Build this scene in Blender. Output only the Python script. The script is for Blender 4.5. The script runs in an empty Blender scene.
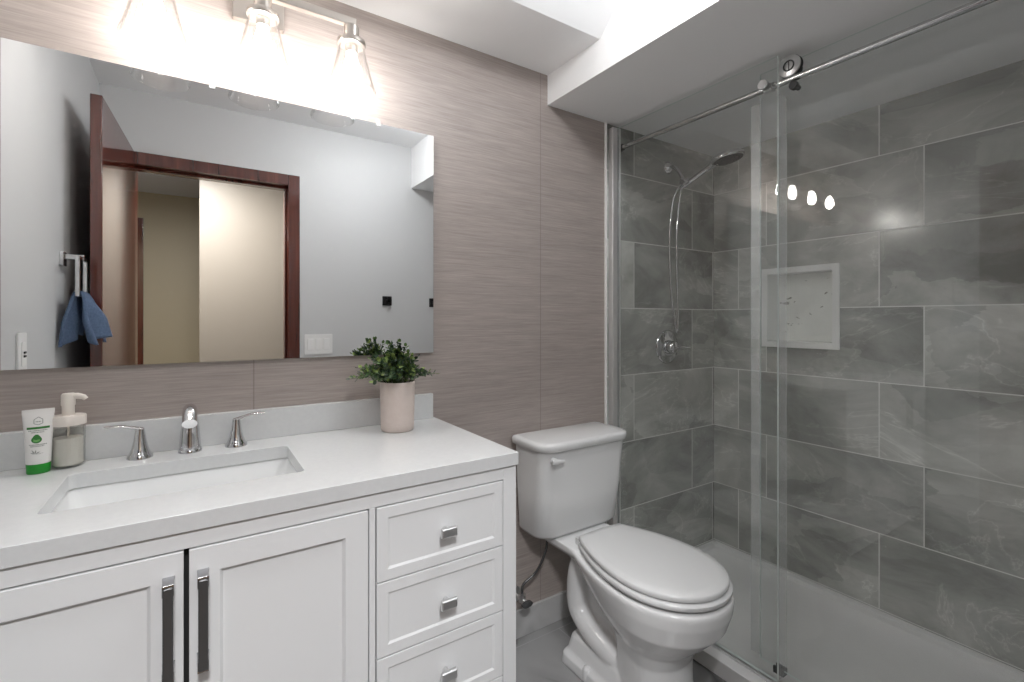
import bpy, bmesh, math, random
from mathutils import Vector, Matrix

S = bpy.context.scene
C = S.collection
PI = math.pi
R = math.radians

# ------------------------------------------------------------------ camera
cd = bpy.data.cameras.new('camera')
cam = bpy.data.objects.new('camera', cd)
C.objects.link(cam)
cam.location = (0.0, -1.555, 1.25)
cam.rotation_euler = (R(90), 0, R(-33.4))
cd.sensor_width = 36.0
cd.lens = 36.0 * 477.0 / 1024.0
cd.shift_y = -22.0 / 1024.0
cd.clip_start = 0.01
S.camera = cam

# ------------------------------------------------------------------ world, exposure
W = bpy.data.worlds.new('world')
S.world = W
W.use_nodes = True
W.node_tree.nodes['Background'].inputs[0].default_value = (1, 1, 1, 1)
W.node_tree.nodes['Background'].inputs[1].default_value = 0.05
S.view_settings.view_transform = 'Standard'
S.view_settings.look = 'None'
S.view_settings.exposure = 0.52
S.view_settings.gamma = 1.0
S.view_settings.use_curve_mapping = False
# a small white room: let the light bounce as often as it really does
S.cycles.max_bounces = 24
S.cycles.diffuse_bounces = 14
S.cycles.glossy_bounces = 8
S.cycles.transparent_max_bounces = 32

FILL_GLOW = 38.0         # added fill bowl on the bathroom ceiling, emission strength
HALL_FILL_POWER = 34.0        # added fill light under the hall ceiling
BULB = 76.0             # vanity bulbs, emission strength


def area_light(name, loc, size, power, col):
    l = bpy.data.lights.new(name, 'AREA')
    l.shape = 'DISK'
    l.size = size
    l.energy = power
    l.color = col
    o = bpy.data.objects.new(name, l)
    C.objects.link(o)
    o.location = loc
    return o


CEIL_HI, CEIL_LO, SOFF = 2.40, 2.25, 2.128
hall_fill = area_light('hall_fill', (-0.06, -1.98, CEIL_HI - 0.075), 0.30, HALL_FILL_POWER, (0.985, 0.985, 1.0))  # added fill light in the hall, its source is never seen


# ------------------------------------------------------------------ materials
def srgb(r, g, b):
    f = lambda c: (c / 255 / 12.92) if c / 255 <= 0.04045 else ((c / 255 + 0.055) / 1.055) ** 2.4
    return (f(r), f(g), f(b), 1.0)


def mat(name, col=(0.8, 0.8, 0.8, 1), rough=0.5, metal=0.0, **kw):
    m = bpy.data.materials.new(name)
    m.use_nodes = True
    b = m.node_tree.nodes['Principled BSDF']
    b.inputs['Base Color'].default_value = col
    b.inputs['Roughness'].default_value = rough
    b.inputs['Metallic'].default_value = metal
    for k, v in kw.items():
        b.inputs[k.replace('_', ' ')].default_value = v
    return m


class NT:
    """small helper for node trees"""
    def __init__(s, m):
        s.m = m
        s.t = m.node_tree
        s.b = s.t.nodes['Principled BSDF']

    def n(s, kind, **kw):
        x = s.t.nodes.new(kind)
        for k, v in kw.items():
            setattr(x, k, v)
        return x

    def l(s, a, b):
        s.t.links.new(a, b)

    def coord(s, scale=(1, 1, 1), loc=(0, 0, 0), out='Object'):
        tc = s.n('ShaderNodeTexCoord')
        mp = s.n('ShaderNodeMapping')
        mp.inputs['Scale'].default_value = scale
        mp.inputs['Location'].default_value = loc
        s.l(tc.outputs[out], mp.inputs[0])
        return mp.outputs[0]

    def noise(s, vec, scale, detail=4, rough=0.55, dist=0.0, dim='3D'):
        x = s.n('ShaderNodeTexNoise', noise_dimensions=dim)
        x.inputs['Scale'].default_value = scale
        x.inputs['Detail'].default_value = detail
        x.inputs['Roughness'].default_value = rough
        x.inputs['Distortion'].default_value = dist
        s.l(vec, x.inputs['Vector'])
        return x

    def ramp(s, fac, stops):
        x = s.n('ShaderNodeValToRGB')
        e = x.color_ramp.elements
        e[0].position, e[0].color = stops[0]
        e[1].position, e[1].color = stops[-1]
        for p, c in stops[1:-1]:
            k = e.new(p)
            k.color = c
        s.l(fac, x.inputs[0])
        return x.outputs[0]

    def mix(s, fac, a, b, mode='MIX'):
        x = s.n('ShaderNodeMix', data_type='RGBA', blend_type=mode)
        for i, v in ((0, fac), (6, a), (7, b)):
            if hasattr(v, 'links'):
                s.l(v, x.inputs[i])
            else:
                x.inputs[i].default_value = v
        return x.outputs[2]

    def math(s, op, a, b=None, c=None):
        x = s.n('ShaderNodeMath', operation=op)
        for i, v in enumerate((a, b, c)):
            if v is None:
                continue
            if hasattr(v, 'links'):
                s.l(v, x.inputs[i])
            else:
                x.inputs[i].default_value = v
        return x.outputs[0]

    def bump(s, h, strength=0.2, dist=0.002):
        x = s.n('ShaderNodeBump')
        x.inputs['Strength'].default_value = strength
        x.inputs['Distance'].default_value = dist
        s.l(h, x.inputs['Height'])
        s.l(x.outputs[0], s.b.inputs['Normal'])


def g(v, a=1.0):
    return (v, v, v, a)


def make_wallpaper():
    m = mat('grasscloth_wallpaper', rough=0.42)
    t = NT(m)
    fine = t.noise(t.coord((7.0, 7.0, 230)), 1.0, 5, 0.7)
    mid = t.noise(t.coord((2.6, 2.6, 60)), 1.0, 4, 0.6, 0.2)
    big = t.noise(t.coord((0.7, 0.7, 2.0)), 1.0, 2)
    a = t.ramp(fine.outputs[0], [(0.28, (0.336, 0.291, 0.268, 1)), (0.5, (0.416, 0.365, 0.338, 1)), (0.74, (0.508, 0.455, 0.426, 1))])
    b = t.ramp(mid.outputs[0], [(0.3, (0.90, 0.895, 0.89, 1)), (0.7, (1.08, 1.08, 1.08, 1))])
    c = t.mix(1.0, a, b, 'MULTIPLY')
    d = t.ramp(big.outputs[0], [(0.3, g(0.94)), (0.7, g(1.06))])
    c = t.mix(1.0, c, d, 'MULTIPLY')
    # vertical seams between the strips
    tc = t.n('ShaderNodeTexCoord')
    sx = t.n('ShaderNodeSeparateXYZ')
    t.l(tc.outputs['Object'], sx.inputs[0])
    f = t.math('FRACT', t.math('DIVIDE', t.math('ADD', sx.outputs[0], 0.896), 1.029))
    seam = t.math('LESS_THAN', t.math('ABSOLUTE', t.math('SUBTRACT', f, 0.002)), 0.0018)
    c = t.mix(t.math('MULTIPLY', seam, 0.5), c, (0.20, 0.165, 0.155, 1))
    t.l(c, t.b.inputs['Base Color'])
    t.bump(fine.outputs[0], 0.25, 0.0015)
    return m


def make_tile(name, axis, shift, offset, gain=1.0):
    m = mat(name, rough=0.16)
    t = NT(m)
    tc = t.n('ShaderNodeTexCoord')
    sx = t.n('ShaderNodeSeparateXYZ')
    t.l(tc.outputs['Object'], sx.inputs[0])
    u = sx.outputs[0] if axis == 'x' else t.math('MULTIPLY', sx.outputs[1], -1.0)
    cx = t.n('ShaderNodeCombineXYZ')
    t.l(t.math('ADD', u, shift), cx.inputs[0])
    t.l(t.math('SUBTRACT', sx.outputs[2], 0.06 - 0.62), cx.inputs[1])
    br = t.n('ShaderNodeTexBrick')
    br.offset = offset
    br.offset_frequency = 2
    br.inputs['Scale'].default_value = 1.0
    br.inputs['Brick Width'].default_value = 0.61
    br.inputs['Row Height'].default_value = 0.31
    br.inputs['Mortar Size'].default_value = 0.0022
    br.inputs['Mortar Smooth'].default_value = 0.1
    br.inputs['Color1'].default_value = g(0.0)
    br.inputs['Color2'].default_value = g(1.0)
    br.inputs['Mortar'].default_value = g(0.5)
    t.l(cx.outputs[0], br.inputs['Vector'])
    rnd = t.n('ShaderNodeSeparateColor')
    t.l(br.outputs['Color'], rnd.inputs[0])
    # every tile gets its own slice of the stone
    off = t.n('ShaderNodeVectorMath', operation='SCALE')
    t.l(br.outputs['Color'], off.inputs[0])
    off.inputs['Scale'].default_value = 7.3
    add = t.n('ShaderNodeVectorMath', operation='ADD')
    t.l(tc.outputs['Object'], add.inputs[0])
    t.l(off.outputs[0], add.inputs[1])
    mp = t.n('ShaderNodeMapping')
    mp.inputs['Rotation'].default_value = (R(38), R(-32), R(20))
    mp.inputs['Scale'].default_value = (1.0, 1.0, 1.9)
    t.l(add.outputs[0], mp.inputs[0])
    cloud = t.noise(mp.outputs[0], 1.7, 8, 0.62, 0.7)
    vein = t.noise(mp.outputs[0], 1.1, 6, 0.60, 1.2)
    vv = t.math('ABSOLUTE', t.math('SUBTRACT', vein.outputs[0], 0.52))
    base = t.ramp(cloud.outputs[0], [(0.34, (0.258, 0.262, 0.244, 1)), (0.45, (0.350, 0.354, 0.333, 1)), (0.52, (0.405, 0.409, 0.387, 1)), (0.66, (0.540, 0.543, 0.518, 1))])
    vc = t.ramp(vv, [(0.0, g(1.32)), (0.003, g(1.10)), (0.014, g(1.0))])
    base = t.mix(1.0, base, vc, 'MULTIPLY')
    # flat cleft patches of the slate
    wv = t.n('ShaderNodeVectorMath', operation='MULTIPLY_ADD')
    t.l(cloud.outputs[1], wv.inputs[0])
    wv.inputs[1].default_value = (0.35, 0.35, 0.35)
    t.l(mp.outputs[0], wv.inputs[2])
    vo = t.n('ShaderNodeTexVoronoi')
    vo.inputs['Scale'].default_value = 3.2
    t.l(wv.outputs[0], vo.inputs['Vector'])
    sv_ = t.n('ShaderNodeSeparateColor')
    t.l(vo.outputs['Color'], sv_.inputs[0])
    base = t.mix(1.0, base, t.ramp(sv_.outputs[0], [(0.0, g(0.84)), (1.0, g(1.15))]), 'MULTIPLY')
    var = t.ramp(rnd.outputs[0], [(0.0, g(0.84 * gain)), (1.0, g(1.14 * gain))])
    base = t.mix(1.0, base, var, 'MULTIPLY')
    col = t.mix(br.outputs['Fac'], base, (0.78, 0.78, 0.755, 1))
    t.l(col, t.b.inputs['Base Color'])
    rr = t.n('ShaderNodeMapRange')
    t.l(br.outputs['Fac'], rr.inputs[0])
    rr.inputs[3].default_value = 0.15
    rr.inputs[4].default_value = 0.6
    t.l(rr.outputs[0], t.b.inputs['Roughness'])
    t.bump(t.math('SUBTRACT', 1.0, br.outputs['Fac']), 0.35, 0.0015)
    return m


def make_marble(name, tile=0.0, scale=1.6, dark=0.42, rough=0.22, white=0.74):
    m = mat(name, rough=rough)
    t = NT(m)
    v = t.coord((1, 1, 1))
    n1 = t.noise(v, scale, 3, 0.5, 0.9)
    vv = t.math('ABSOLUTE', t.math('SUBTRACT', n1.outputs[0], 0.5))
    c = t.ramp(vv, [(0.0, g(dark)), (0.035, g(0.78 * white)), (0.13, g(0.92 * white)), (0.3, g(white))])
    if tile:
        br = t.n('ShaderNodeTexBrick')
        br.offset = 0.5
        br.inputs['Scale'].default_value = 1.0
        br.inputs['Brick Width'].default_value = tile * 2
        br.inputs['Row Height'].default_value = tile
        br.inputs['Mortar Size'].default_value = 0.0018
        t.l(t.coord((1, 1, 1), (3.05, 3.1, 0)), br.inputs['Vector'])
        c = t.mix(br.outputs['Fac'], c, g(0.36))
    t.l(c, t.b.inputs['Base Color'])
    return m


def make_wood():
    m = mat('glossy_red_brown_wood', rough=0.10, IOR=1.8)
    t = NT(m)
    n1 = t.noise(t.coord((26, 26, 1.6)), 1.0, 5, 0.6, 0.6)
    c = t.ramp(n1.outputs[0], [(0.3, (0.050, 0.010, 0.006, 1)), (0.55, (0.095, 0.020, 0.012, 1)), (0.75, (0.150, 0.034, 0.020, 1))])
    t.l(c, t.b.inputs['Base Color'])
    return m


def make_glass(name, tint=(0.965, 0.985, 0.975, 1), gloss=1.0, rough=0.0):
    """thin clear pane: see-through with angle dependent reflection"""
    m = bpy.data.materials.new(name)
    m.use_nodes = True
    nt = m.node_tree
    nt.nodes.clear()
    out = nt.nodes.new('ShaderNodeOutputMaterial')
    tr = nt.nodes.new('ShaderNodeBsdfTransparent')
    tr.inputs[0].default_value = tint
    gl = nt.nodes.new('ShaderNodeBsdfGlossy')
    gl.inputs['Roughness'].default_value = rough
    ge = nt.nodes.new('ShaderNodeNewGeometry')
    dot = nt.nodes.new('ShaderNodeVectorMath')
    dot.operation = 'DOT_PRODUCT'
    nt.links.new(ge.outputs['Normal'], dot.inputs[0])
    nt.links.new(ge.outputs['Incoming'], dot.inputs[1])

    def mth(op, a, b=None):
        x = nt.nodes.new('ShaderNodeMath')
        x.operation = op
        for i, v in enumerate((a, b)):
            if v is None:
                continue
            if hasattr(v, 'links'):
                nt.links.new(v, x.inputs[i])
            else:
                x.inputs[i].default_value = v
        return x.outputs[0]
    f = mth('POWER', mth('SUBTRACT', 1.0, mth('ABSOLUTE', dot.outputs['Value'])), 5.0)
    f = mth('MULTIPLY', mth('ADD', mth('MULTIPLY', f, 0.96), 0.04), gloss)
    mx = nt.nodes.new('ShaderNodeMixShader')
    nt.links.new(f, mx.inputs[0])
    nt.links.new(tr.outputs[0], mx.inputs[1])
    nt.links.new(gl.outputs[0], mx.inputs[2])
    nt.links.new(mx.outputs[0], out.inputs[0])
    return m


def emis(name, col, st):
    m = mat(name, col, 0.4)
    b = m.node_tree.nodes['Principled BSDF']
    b.inputs['Emission Color'].default_value = col
    b.inputs['Emission Strength'].default_value = st
    return m


def make_fabric(name, c1, c2, scale=60):
    m = mat(name, rough=0.9)
    t = NT(m)
    n = t.noise(t.coord((1, 1, 1)), scale, 4, 0.7)
    t.l(t.ramp(n.outputs[0], [(0.3, c1), (0.7, c2)]), t.b.inputs['Base Color'])
    t.bump(n.outputs[0], 0.6, 0.003)
    return m


def make_leaf():
    m = mat('leaf_green', rough=0.45)
    t = NT(m)
    ge = t.n('ShaderNodeNewGeometry')
    c = t.ramp(ge.outputs['Random Per Island'], [(0.0, (0.014, 0.032, 0.022, 1)), (0.38, (0.034, 0.080, 0.034, 1)),
                                                 (0.72, (0.085, 0.165, 0.045, 1)), (1.0, (0.260, 0.350, 0.085, 1))])
    t.l(c, t.b.inputs['Base Color'])
    return m


def make_paint(name, v, rough=0.5):
    m = mat(name, v, rough)
    t = NT(m)
    n = t.noise(t.coord((1, 1, 1)), 180.0, 3, 0.6)
    t.bump(n.outputs[0], 0.06, 0.0008)
    return m


def make_metal(name, col, rough, aniso=0.0):
    m = mat(name, col, rough, 1.0)
    t = NT(m)
    n = t.noise(t.coord((1, 1, 40)), 30.0, 2, 0.5)
    rr = t.n('ShaderNodeMapRange')
    t.l(n.outputs[0], rr.inputs[0])
    rr.inputs[3].default_value = max(0.0, rough - 0.04)
    rr.inputs[4].default_value = rough + 0.06
    t.l(rr.outputs[0], t.b.inputs['Roughness'])
    return m


def make_quartz():
    m = mat('white_quartz', rough=0.14)
    t = NT(m)
    n = t.noise(t.coord(), 90.0, 3, 0.6)
    t.l(t.ramp(n.outputs[0], [(0.35, (0.680, 0.693, 0.697, 1)), (0.65, (0.705, 0.717, 0.720, 1))]), t.b.inputs['Base Color'])
    return m


def make_nichestone():
    m = mat('niche_mosaic', rough=0.3)
    t = NT(m)
    n = t.noise(t.coord((1, 5, 9)), 3.0, 4, 0.5, 0.8)
    vv = t.math('GREATER_THAN', n.outputs[0], 0.655)
    n2 = t.noise(t.coord(), 7.0, 4)
    base = t.ramp(n2.outputs[0], [(0.3, (0.80, 0.81, 0.78, 1)), (0.7, (0.90, 0.91, 0.88, 1))])
    c = t.mix(vv, base, (0.36, 0.36, 0.33, 1))
    t.l(c, t.b.inputs['Base Color'])
    return m


M = {}
M['paper'] = make_wallpaper()
M['tile_back'] = make_tile('slate_tile_back', 'x', 6.1 - 2.147, 0.713, 1.14)
M['tile_right'] = make_tile('slate_tile_right', 'y', 6.1 - 0.895, 0.2377, 1.15)
M['wall'] = make_paint('white_wall_paint', (0.585, 0.592, 0.597, 1), 0.55)
M['ceil'] = make_paint('white_ceiling_paint', (0.89, 0.895, 0.90, 1), 0.7)
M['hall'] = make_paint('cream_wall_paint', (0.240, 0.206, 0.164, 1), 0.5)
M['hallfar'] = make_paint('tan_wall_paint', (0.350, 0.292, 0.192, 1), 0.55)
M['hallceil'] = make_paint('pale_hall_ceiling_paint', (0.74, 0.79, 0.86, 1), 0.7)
M['floor'] = make_marble('marble_floor_tile', 0.305, 2.6, 0.12, 0.22, 0.34)
M['basemarble'] = make_marble('marble_base_tile', 0.0, 2.4, 0.42, 0.22, 0.60)
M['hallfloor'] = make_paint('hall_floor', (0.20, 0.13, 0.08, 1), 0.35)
M['wood'] = make_wood()
M['cab'] = make_paint('white_cabinet_paint', (0.80, 0.81, 0.815, 1), 0.38)
M['gapshade'] = mat('painted_gap_shade', (0.02, 0.02, 0.02, 1), 0.8)  # near-black colour standing in for shade in the door gaps
M['quartz'] = make_quartz()
M['porc'] = mat('white_porcelain', (0.735, 0.74, 0.74, 1), 0.12)
M['seat'] = mat('white_seat_plastic', (0.66, 0.665, 0.665, 1), 0.22)
M['chrome'] = make_metal('polished_chrome', (0.72, 0.72, 0.73, 1), 0.06)
M['steel'] = make_metal('brushed_steel', (0.72, 0.72, 0.72, 1), 0.30)
M['nickel'] = make_metal('brushed_nickel', (0.62, 0.58, 0.54, 1), 0.30)
M['gun'] = mat('dark_polished_metal', (0.085, 0.086, 0.088, 1), 0.24, 0.35)
M['black'] = mat('black_metal', (0.012, 0.012, 0.013, 1), 0.35)
M['rubber'] = mat('dark_rubber', (0.03, 0.03, 0.03, 1), 0.6)
M['mirror'] = mat('mirror_silver', (0.90, 0.91, 0.91, 1), 0.0, 1.0)
M['mirror_edge'] = mat('mirror_ground_edge', (0.30, 0.32, 0.32, 1), 0.3)
M['pane'] = make_glass('shower_glass', (0.984, 0.991, 0.988, 1), 1.0)
M['pane_edge'] = mat('glass_polished_edge', (0.80, 0.86, 0.84, 1), 0.25)
M['shade'] = make_glass('lamp_glass', (0.975, 0.975, 0.975, 1), 1.6)
M['clip'] = mat('clip_plastic', (0.85, 0.86, 0.86, 1), 0.1, 0.0, Alpha=0.35)
M['seal'] = mat('vinyl_seal', (0.78, 0.80, 0.80, 1), 0.35, 0.0, Alpha=0.24)
M['railsteel'] = make_metal('polished_rail_steel', (0.58, 0.58, 0.58, 1), 0.17)
M['darkchrome'] = make_metal('dark_chrome', (0.36, 0.36, 0.37, 1), 0.12)
M['sinkporc'] = mat('sink_porcelain', (0.80, 0.81, 0.81, 1), 0.45)
M['alu'] = make_metal('satin_aluminium', (0.93, 0.92, 0.92, 1), 0.45)
M['bulb'] = emis('lit_bulb', (1.0, 0.955, 0.915, 1), BULB)
M['fillglow'] = emis('fill_diffuser', (0.97, 0.985, 1.0, 1), FILL_GLOW)  # glow of the added bathroom fill lamp
M['hallfillglow'] = emis('hall_fill_diffuser', (1.0, 0.97, 0.94, 1), 3.0)  # glow of the added hall fill lamp
M['trim'] = make_paint('white_edge_trim', (0.88, 0.88, 0.87, 1), 0.35)
M['pan'] = mat('white_acrylic', (0.82, 0.815, 0.81, 1), 0.22)
M['nichestone'] = make_nichestone()
M['leaf'] = make_leaf()
M['stem'] = mat('green_stem', (0.06, 0.10, 0.03, 1), 0.6)
M['soil'] = mat('dark_soil', (0.03, 0.022, 0.016, 1), 0.95)
M['pot'] = make_fabric('blush_ceramic', (0.66, 0.565, 0.515, 1), (0.70, 0.61, 0.56, 1), 30)
NT(M['pot']).b.inputs['Roughness'].default_value = 0.55
M['towel'] = make_fabric('blue_terry', (0.055, 0.090, 0.165, 1), (0.105, 0.155, 0.250, 1), 160)
M['plastic'] = mat('white_plastic', (0.80, 0.80, 0.79, 1), 0.35)
M['cream'] = mat('cream_plastic', (0.82, 0.76, 0.70, 1), 0.35)
M['clear'] = make_glass('clear_plastic', (0.95, 0.95, 0.94, 1), 1.2, 0.05)
M['soap'] = mat('milky_soap', (0.76, 0.745, 0.70, 1), 0.35)
M['tubewhite'] = mat('tube_white', (0.80, 0.785, 0.765, 1), 0.35)
M['green'] = mat('bright_green', (0.010, 0.245, 0.020, 1), 0.3)
M['printgreen'] = mat('print_green', (0.035, 0.19, 0.035, 1), 0.5)
M['printlight'] = mat('print_light_green', (0.16, 0.42, 0.12, 1), 0.5)
M['printgrey'] = mat('print_grey', (0.30, 0.31, 0.29, 1), 0.5)
M['slot'] = mat('dark_slot', (0.03, 0.03, 0.03, 1), 0.6)


# ------------------------------------------------------------------ mesh helpers
def B():
    return bmesh.new()


def box(bm, x0, x1, y0, y1, z0, z1):
    vs = [bm.verts.new(p) for p in ((x0, y0, z0), (x1, y0, z0), (x1, y1, z0), (x0, y1, z0),
                                    (x0, y0, z1), (x1, y0, z1), (x1, y1, z1), (x0, y1, z1))]
    for f in ((0, 3, 2, 1), (4, 5, 6, 7), (0, 1, 5, 4), (1, 2, 6, 5), (2, 3, 7, 6), (3, 0, 4, 7)):
        bm.faces.new([vs[i] for i in f])
    return bm


def loft(bm, rings, cap0=True, cap1=True, closed=False):
    rs = [[bm.verts.new(p) for p in r] for r in rings]
    n = len(rs[0])
    pairs = list(zip(rs, rs[1:])) + ([(rs[-1], rs[0])] if closed else [])
    for a, b in pairs:
        for i in range(n):
            j = (i + 1) % n
            bm.faces.new((a[i], a[j], b[j], b[i]))
    if not closed:
        if cap0:
            bm.faces.new(list(reversed(rs[0])))
        if cap1:
            bm.faces.new(rs[-1])
    return bm


AX = {'z': Matrix.Identity(3), 'x': Matrix(((0, 0, 1), (0, 1, 0), (-1, 0, 0))), '-y': Matrix(((1, 0, 0), (0, 0, -1), (0, 1, 0)))}


def lathe(bm, prof, c, axis='z', seg=32, cap0=True, cap1=True, closed=False, sx=1.0, sy=1.0):
    """prof = [(radius, height along axis)]"""
    A = AX[axis]
    c = Vector(c)
    rings = []
    for r, h in prof:
        r = max(r, 1e-5)
        rings.append([c + A @ Vector((r * sx * math.cos(2 * PI * i / seg), r * sy * math.sin(2 * PI * i / seg), h)) for i in range(seg)])
    return loft(bm, rings, cap0, cap1, closed)


def spline(pts, n=8):
    P = [Vector(p) for p in pts]
    Q = [P[0] * 2 - P[1]] + P + [P[-1] * 2 - P[-2]]
    out = []
    for i in range(1, len(Q) - 2):
        a, b, c, d = Q[i - 1:i + 3]
        for k in range(n):
            t = k / n
            out.append(0.5 * ((2 * b) + (c - a) * t + (2 * a - 5 * b + 4 * c - d) * t * t + (3 * b - a - 3 * c + d) * t ** 3))
    out.append(P[-1])
    return out


def tube(bm, pts, r, seg=12, sq=None, up=None):
    """sweep a circle (or ellipse via sq=(a,b) factors) along pts; r number or list"""
    P = [Vector(p) for p in pts]
    rs = r if isinstance(r, (list, tuple)) else [r] * len(P)
    rings = []
    ref = Vector(up) if up else None
    for i, p in enumerate(P):
        t = (P[min(i + 1, len(P) - 1)] - P[max(i - 1, 0)]).normalized()
        if ref is None:
            ref = Vector((0, 0, 1)) if abs(t.z) < 0.9 else Vector((1, 0, 0))
        u = (ref - t * ref.dot(t)).normalized()
        if not up:
            ref = u
        v = t.cross(u)
        a, b = sq if sq else (1, 1)
        rings.append([p + u * (rs[i] * a * math.cos(2 * PI * k / seg)) + v * (rs[i] * b * math.sin(2 * PI * k / seg)) for k in range(seg)])
    return loft(bm, rings)


def rrect(x0, x1, y0, y1, r, n=5):
    pts = []
    for cx, cy, a0 in ((x1 - r, y1 - r, 0), (x0 + r, y1 - r, 90), (x0 + r, y0 + r, 180), (x1 - r, y0 + r, 270)):
        for k in range(n + 1):
            a = R(a0 + 90 * k / n)
            pts.append((cx + r * math.cos(a), cy + r * math.sin(a)))
    return pts


def rrect2(x0, x1, y0, y1, rn, rf, n=6):
    """rounded rectangle: radius rn on the y0 side, rf on the y1 side"""
    pts = []
    for sx, sy, r, a0 in ((1, 1, rf, 0), (-1, 1, rf, 90), (-1, -1, rn, 180), (1, -1, rn, 270)):
        cx = (x1 - r) if sx > 0 else (x0 + r)
        cy = (y1 - r) if sy > 0 else (y0 + r)
        for k in range(n + 1):
            a = R(a0 + 90 * k / n)
            pts.append((cx + r * math.cos(a), cy + r * math.sin(a)))
    return pts


def plate(bm, outline, plane, d0, d1):
    """extrude a 2D outline; plane 'xy','xz','yz'"""
    def P(a, b, d):
        return {'xy': (a, b, d), 'xz': (a, d, b), 'yz': (d, a, b)}[plane]
    return loft(bm, [[P(a, b, d0) for a, b in outline], [P(a, b, d1) for a, b in outline]])


WO = {}


def origin_of(o):
    return WO[o] if o else Vector((0, 0, 0))


def obj(name, bm, m, parent=None, bevel=0.0, seg=2, smooth=40, keep=False, mats=None):
    bmesh.ops.recalc_face_normals(bm, faces=bm.faces[:])
    me = bpy.data.meshes.new(name)
    bm.to_mesh(me)
    bm.free()
    for x in ([m] + (mats or [])):
        me.materials.append(x)
    o = bpy.data.objects.new(name, me)
    C.objects.link(o)
    if keep:
        c = Vector((0, 0, 0))
    else:
        xs = [v.co for v in me.vertices]
        c = Vector([(min(v[i] for v in xs) + max(v[i] for v in xs)) / 2 for i in range(3)])
        if parent is None:
            c.z = min(v.z for v in xs)
        me.transform(Matrix.Translation(-c))
    WO[o] = c
    if parent:
        o.parent = parent
        o.location = c - origin_of(parent)
    else:
        o.location = c
    if smooth:
        me.polygons.foreach_set('use_smooth', [True] * len(me.polygons))
        me.set_sharp_from_angle(angle=R(smooth))
    if bevel:
        b = o.modifiers.new('bevel', 'BEVEL')
        b.width = bevel
        b.segments = seg
        b.limit_method = 'ANGLE'
        b.angle_limit = R(40)
        b.harden_normals = True
    return o


def tag(o, label, cat, group=None):
    o['label'] = label
    o['category'] = cat
    if group:
        o['group'] = group
    return o


def thing(name, label, cat, loc, group=None):
    o = bpy.data.objects.new(name, None)
    o.empty_display_size = 0.05
    C.objects.link(o)
    o.location = loc
    WO[o] = Vector(loc)
    return tag(o, label, cat, group)


def struct(name, bm, m, **kw):
    o = obj(name, bm, m, keep=True, **kw)
    o['kind'] = 'structure'
    return o


def lab(o, text):
    o['label'] = text
    return o


def copy_part(o, parent, loc=None):
    c = o.copy()
    C.objects.link(c)
    c.parent = parent
    if loc is not None:
        c.location = loc
    return c


# ------------------------------------------------------------------ room shell
XL, XR = -0.40, 2.336          # left wall, tiled right wall
YF, YFO = -1.512, -1.632       # opposite wall: inner and outer face
XT = 1.53                      # where wallpaper meets shower tile
XS = 1.20                      # soffit face
OX0, OX1, OTOP = -0.262, 0.442, 2.03   # doorway

struct('floor', box(B(), XL, XR, YF, 0.0, -0.05, 0.0), M['floor'], smooth=0)
struct('wall_back', box(B(), XL, XT, 0.0, 0.1, 0.0, CEIL_HI), M['paper'], smooth=0)
struct('wall_shower_back', box(B(), XT, XR, 0.0, 0.1, 0.0, CEIL_HI), M['tile_back'], smooth=0)
# right wall with a recess for the niche
NY0, NY1, NZ0, NZ1 = -0.580, -0.292, 1.142, 1.468
bm = B()
box(bm, XR, XR + 0.1, YF, NY0, 0, CEIL_HI)
box(bm, XR, XR + 0.1, NY1, 0.0, 0, CEIL_HI)
box(bm, XR, XR + 0.1, NY0, NY1, 0, NZ0)
box(bm, XR, XR + 0.1, NY0, NY1, NZ1, CEIL_HI)
struct('wall_right', bm, M['tile_right'], smooth=0)
struct('wall_left', box(B(), XL - 0.1, XL, YFO, 0.1, 0.0, CEIL_HI), M['wall'], smooth=0)
bm = B()
box(bm, XL, OX0 - 0.02, YFO, YF, 0, CEIL_HI)
box(bm, OX1 + 0.02, XR + 0.1, YFO, YF, 0, CEIL_HI)
box(bm, OX0 - 0.02, OX1 + 0.02, YFO, YF, OTOP + 0.02, CEIL_HI)
struct('wall_front', bm, M['wall'], smooth=0)
# ceiling: low strip by the mirror wall, a slope, then the higher flat part
bm = B()
prof = [(0.0, CEIL_LO), (-0.305, CEIL_LO), (-0.480, CEIL_HI), (YF, CEIL_HI), (YF, CEIL_HI + 0.08), (0.0, CEIL_HI + 0.08)]
loft(bm, [[(XL, y, z) for y, z in prof], [(XR, y, z) for y, z in prof]])
struct('ceiling', bm, M['ceil'], smooth=0)
struct('ceiling_soffit', box(B(), XS, XR, YF, 0.0, SOFF, CEIL_HI - 0.002), M['ceil'], smooth=0)
struct('baseboard_back', box(B(), 0.694, XT - 0.012, -0.012, 0.0, 0.0, 0.108), M['basemarble'], bevel=0.002)
struct('baseboard_front', box(B(), OX1 + 0.075, XT - 0.012, YF, YF + 0.012, 0.0, 0.108), M['basemarble'], bevel=0.002)
# tile edge strip where the shower begins
struct('trim_1', box(B(), XT - 0.010, XT - 0.003, -0.012, 0.0, 0.0, SOFF), M['trim'], bevel=0.002)

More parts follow.
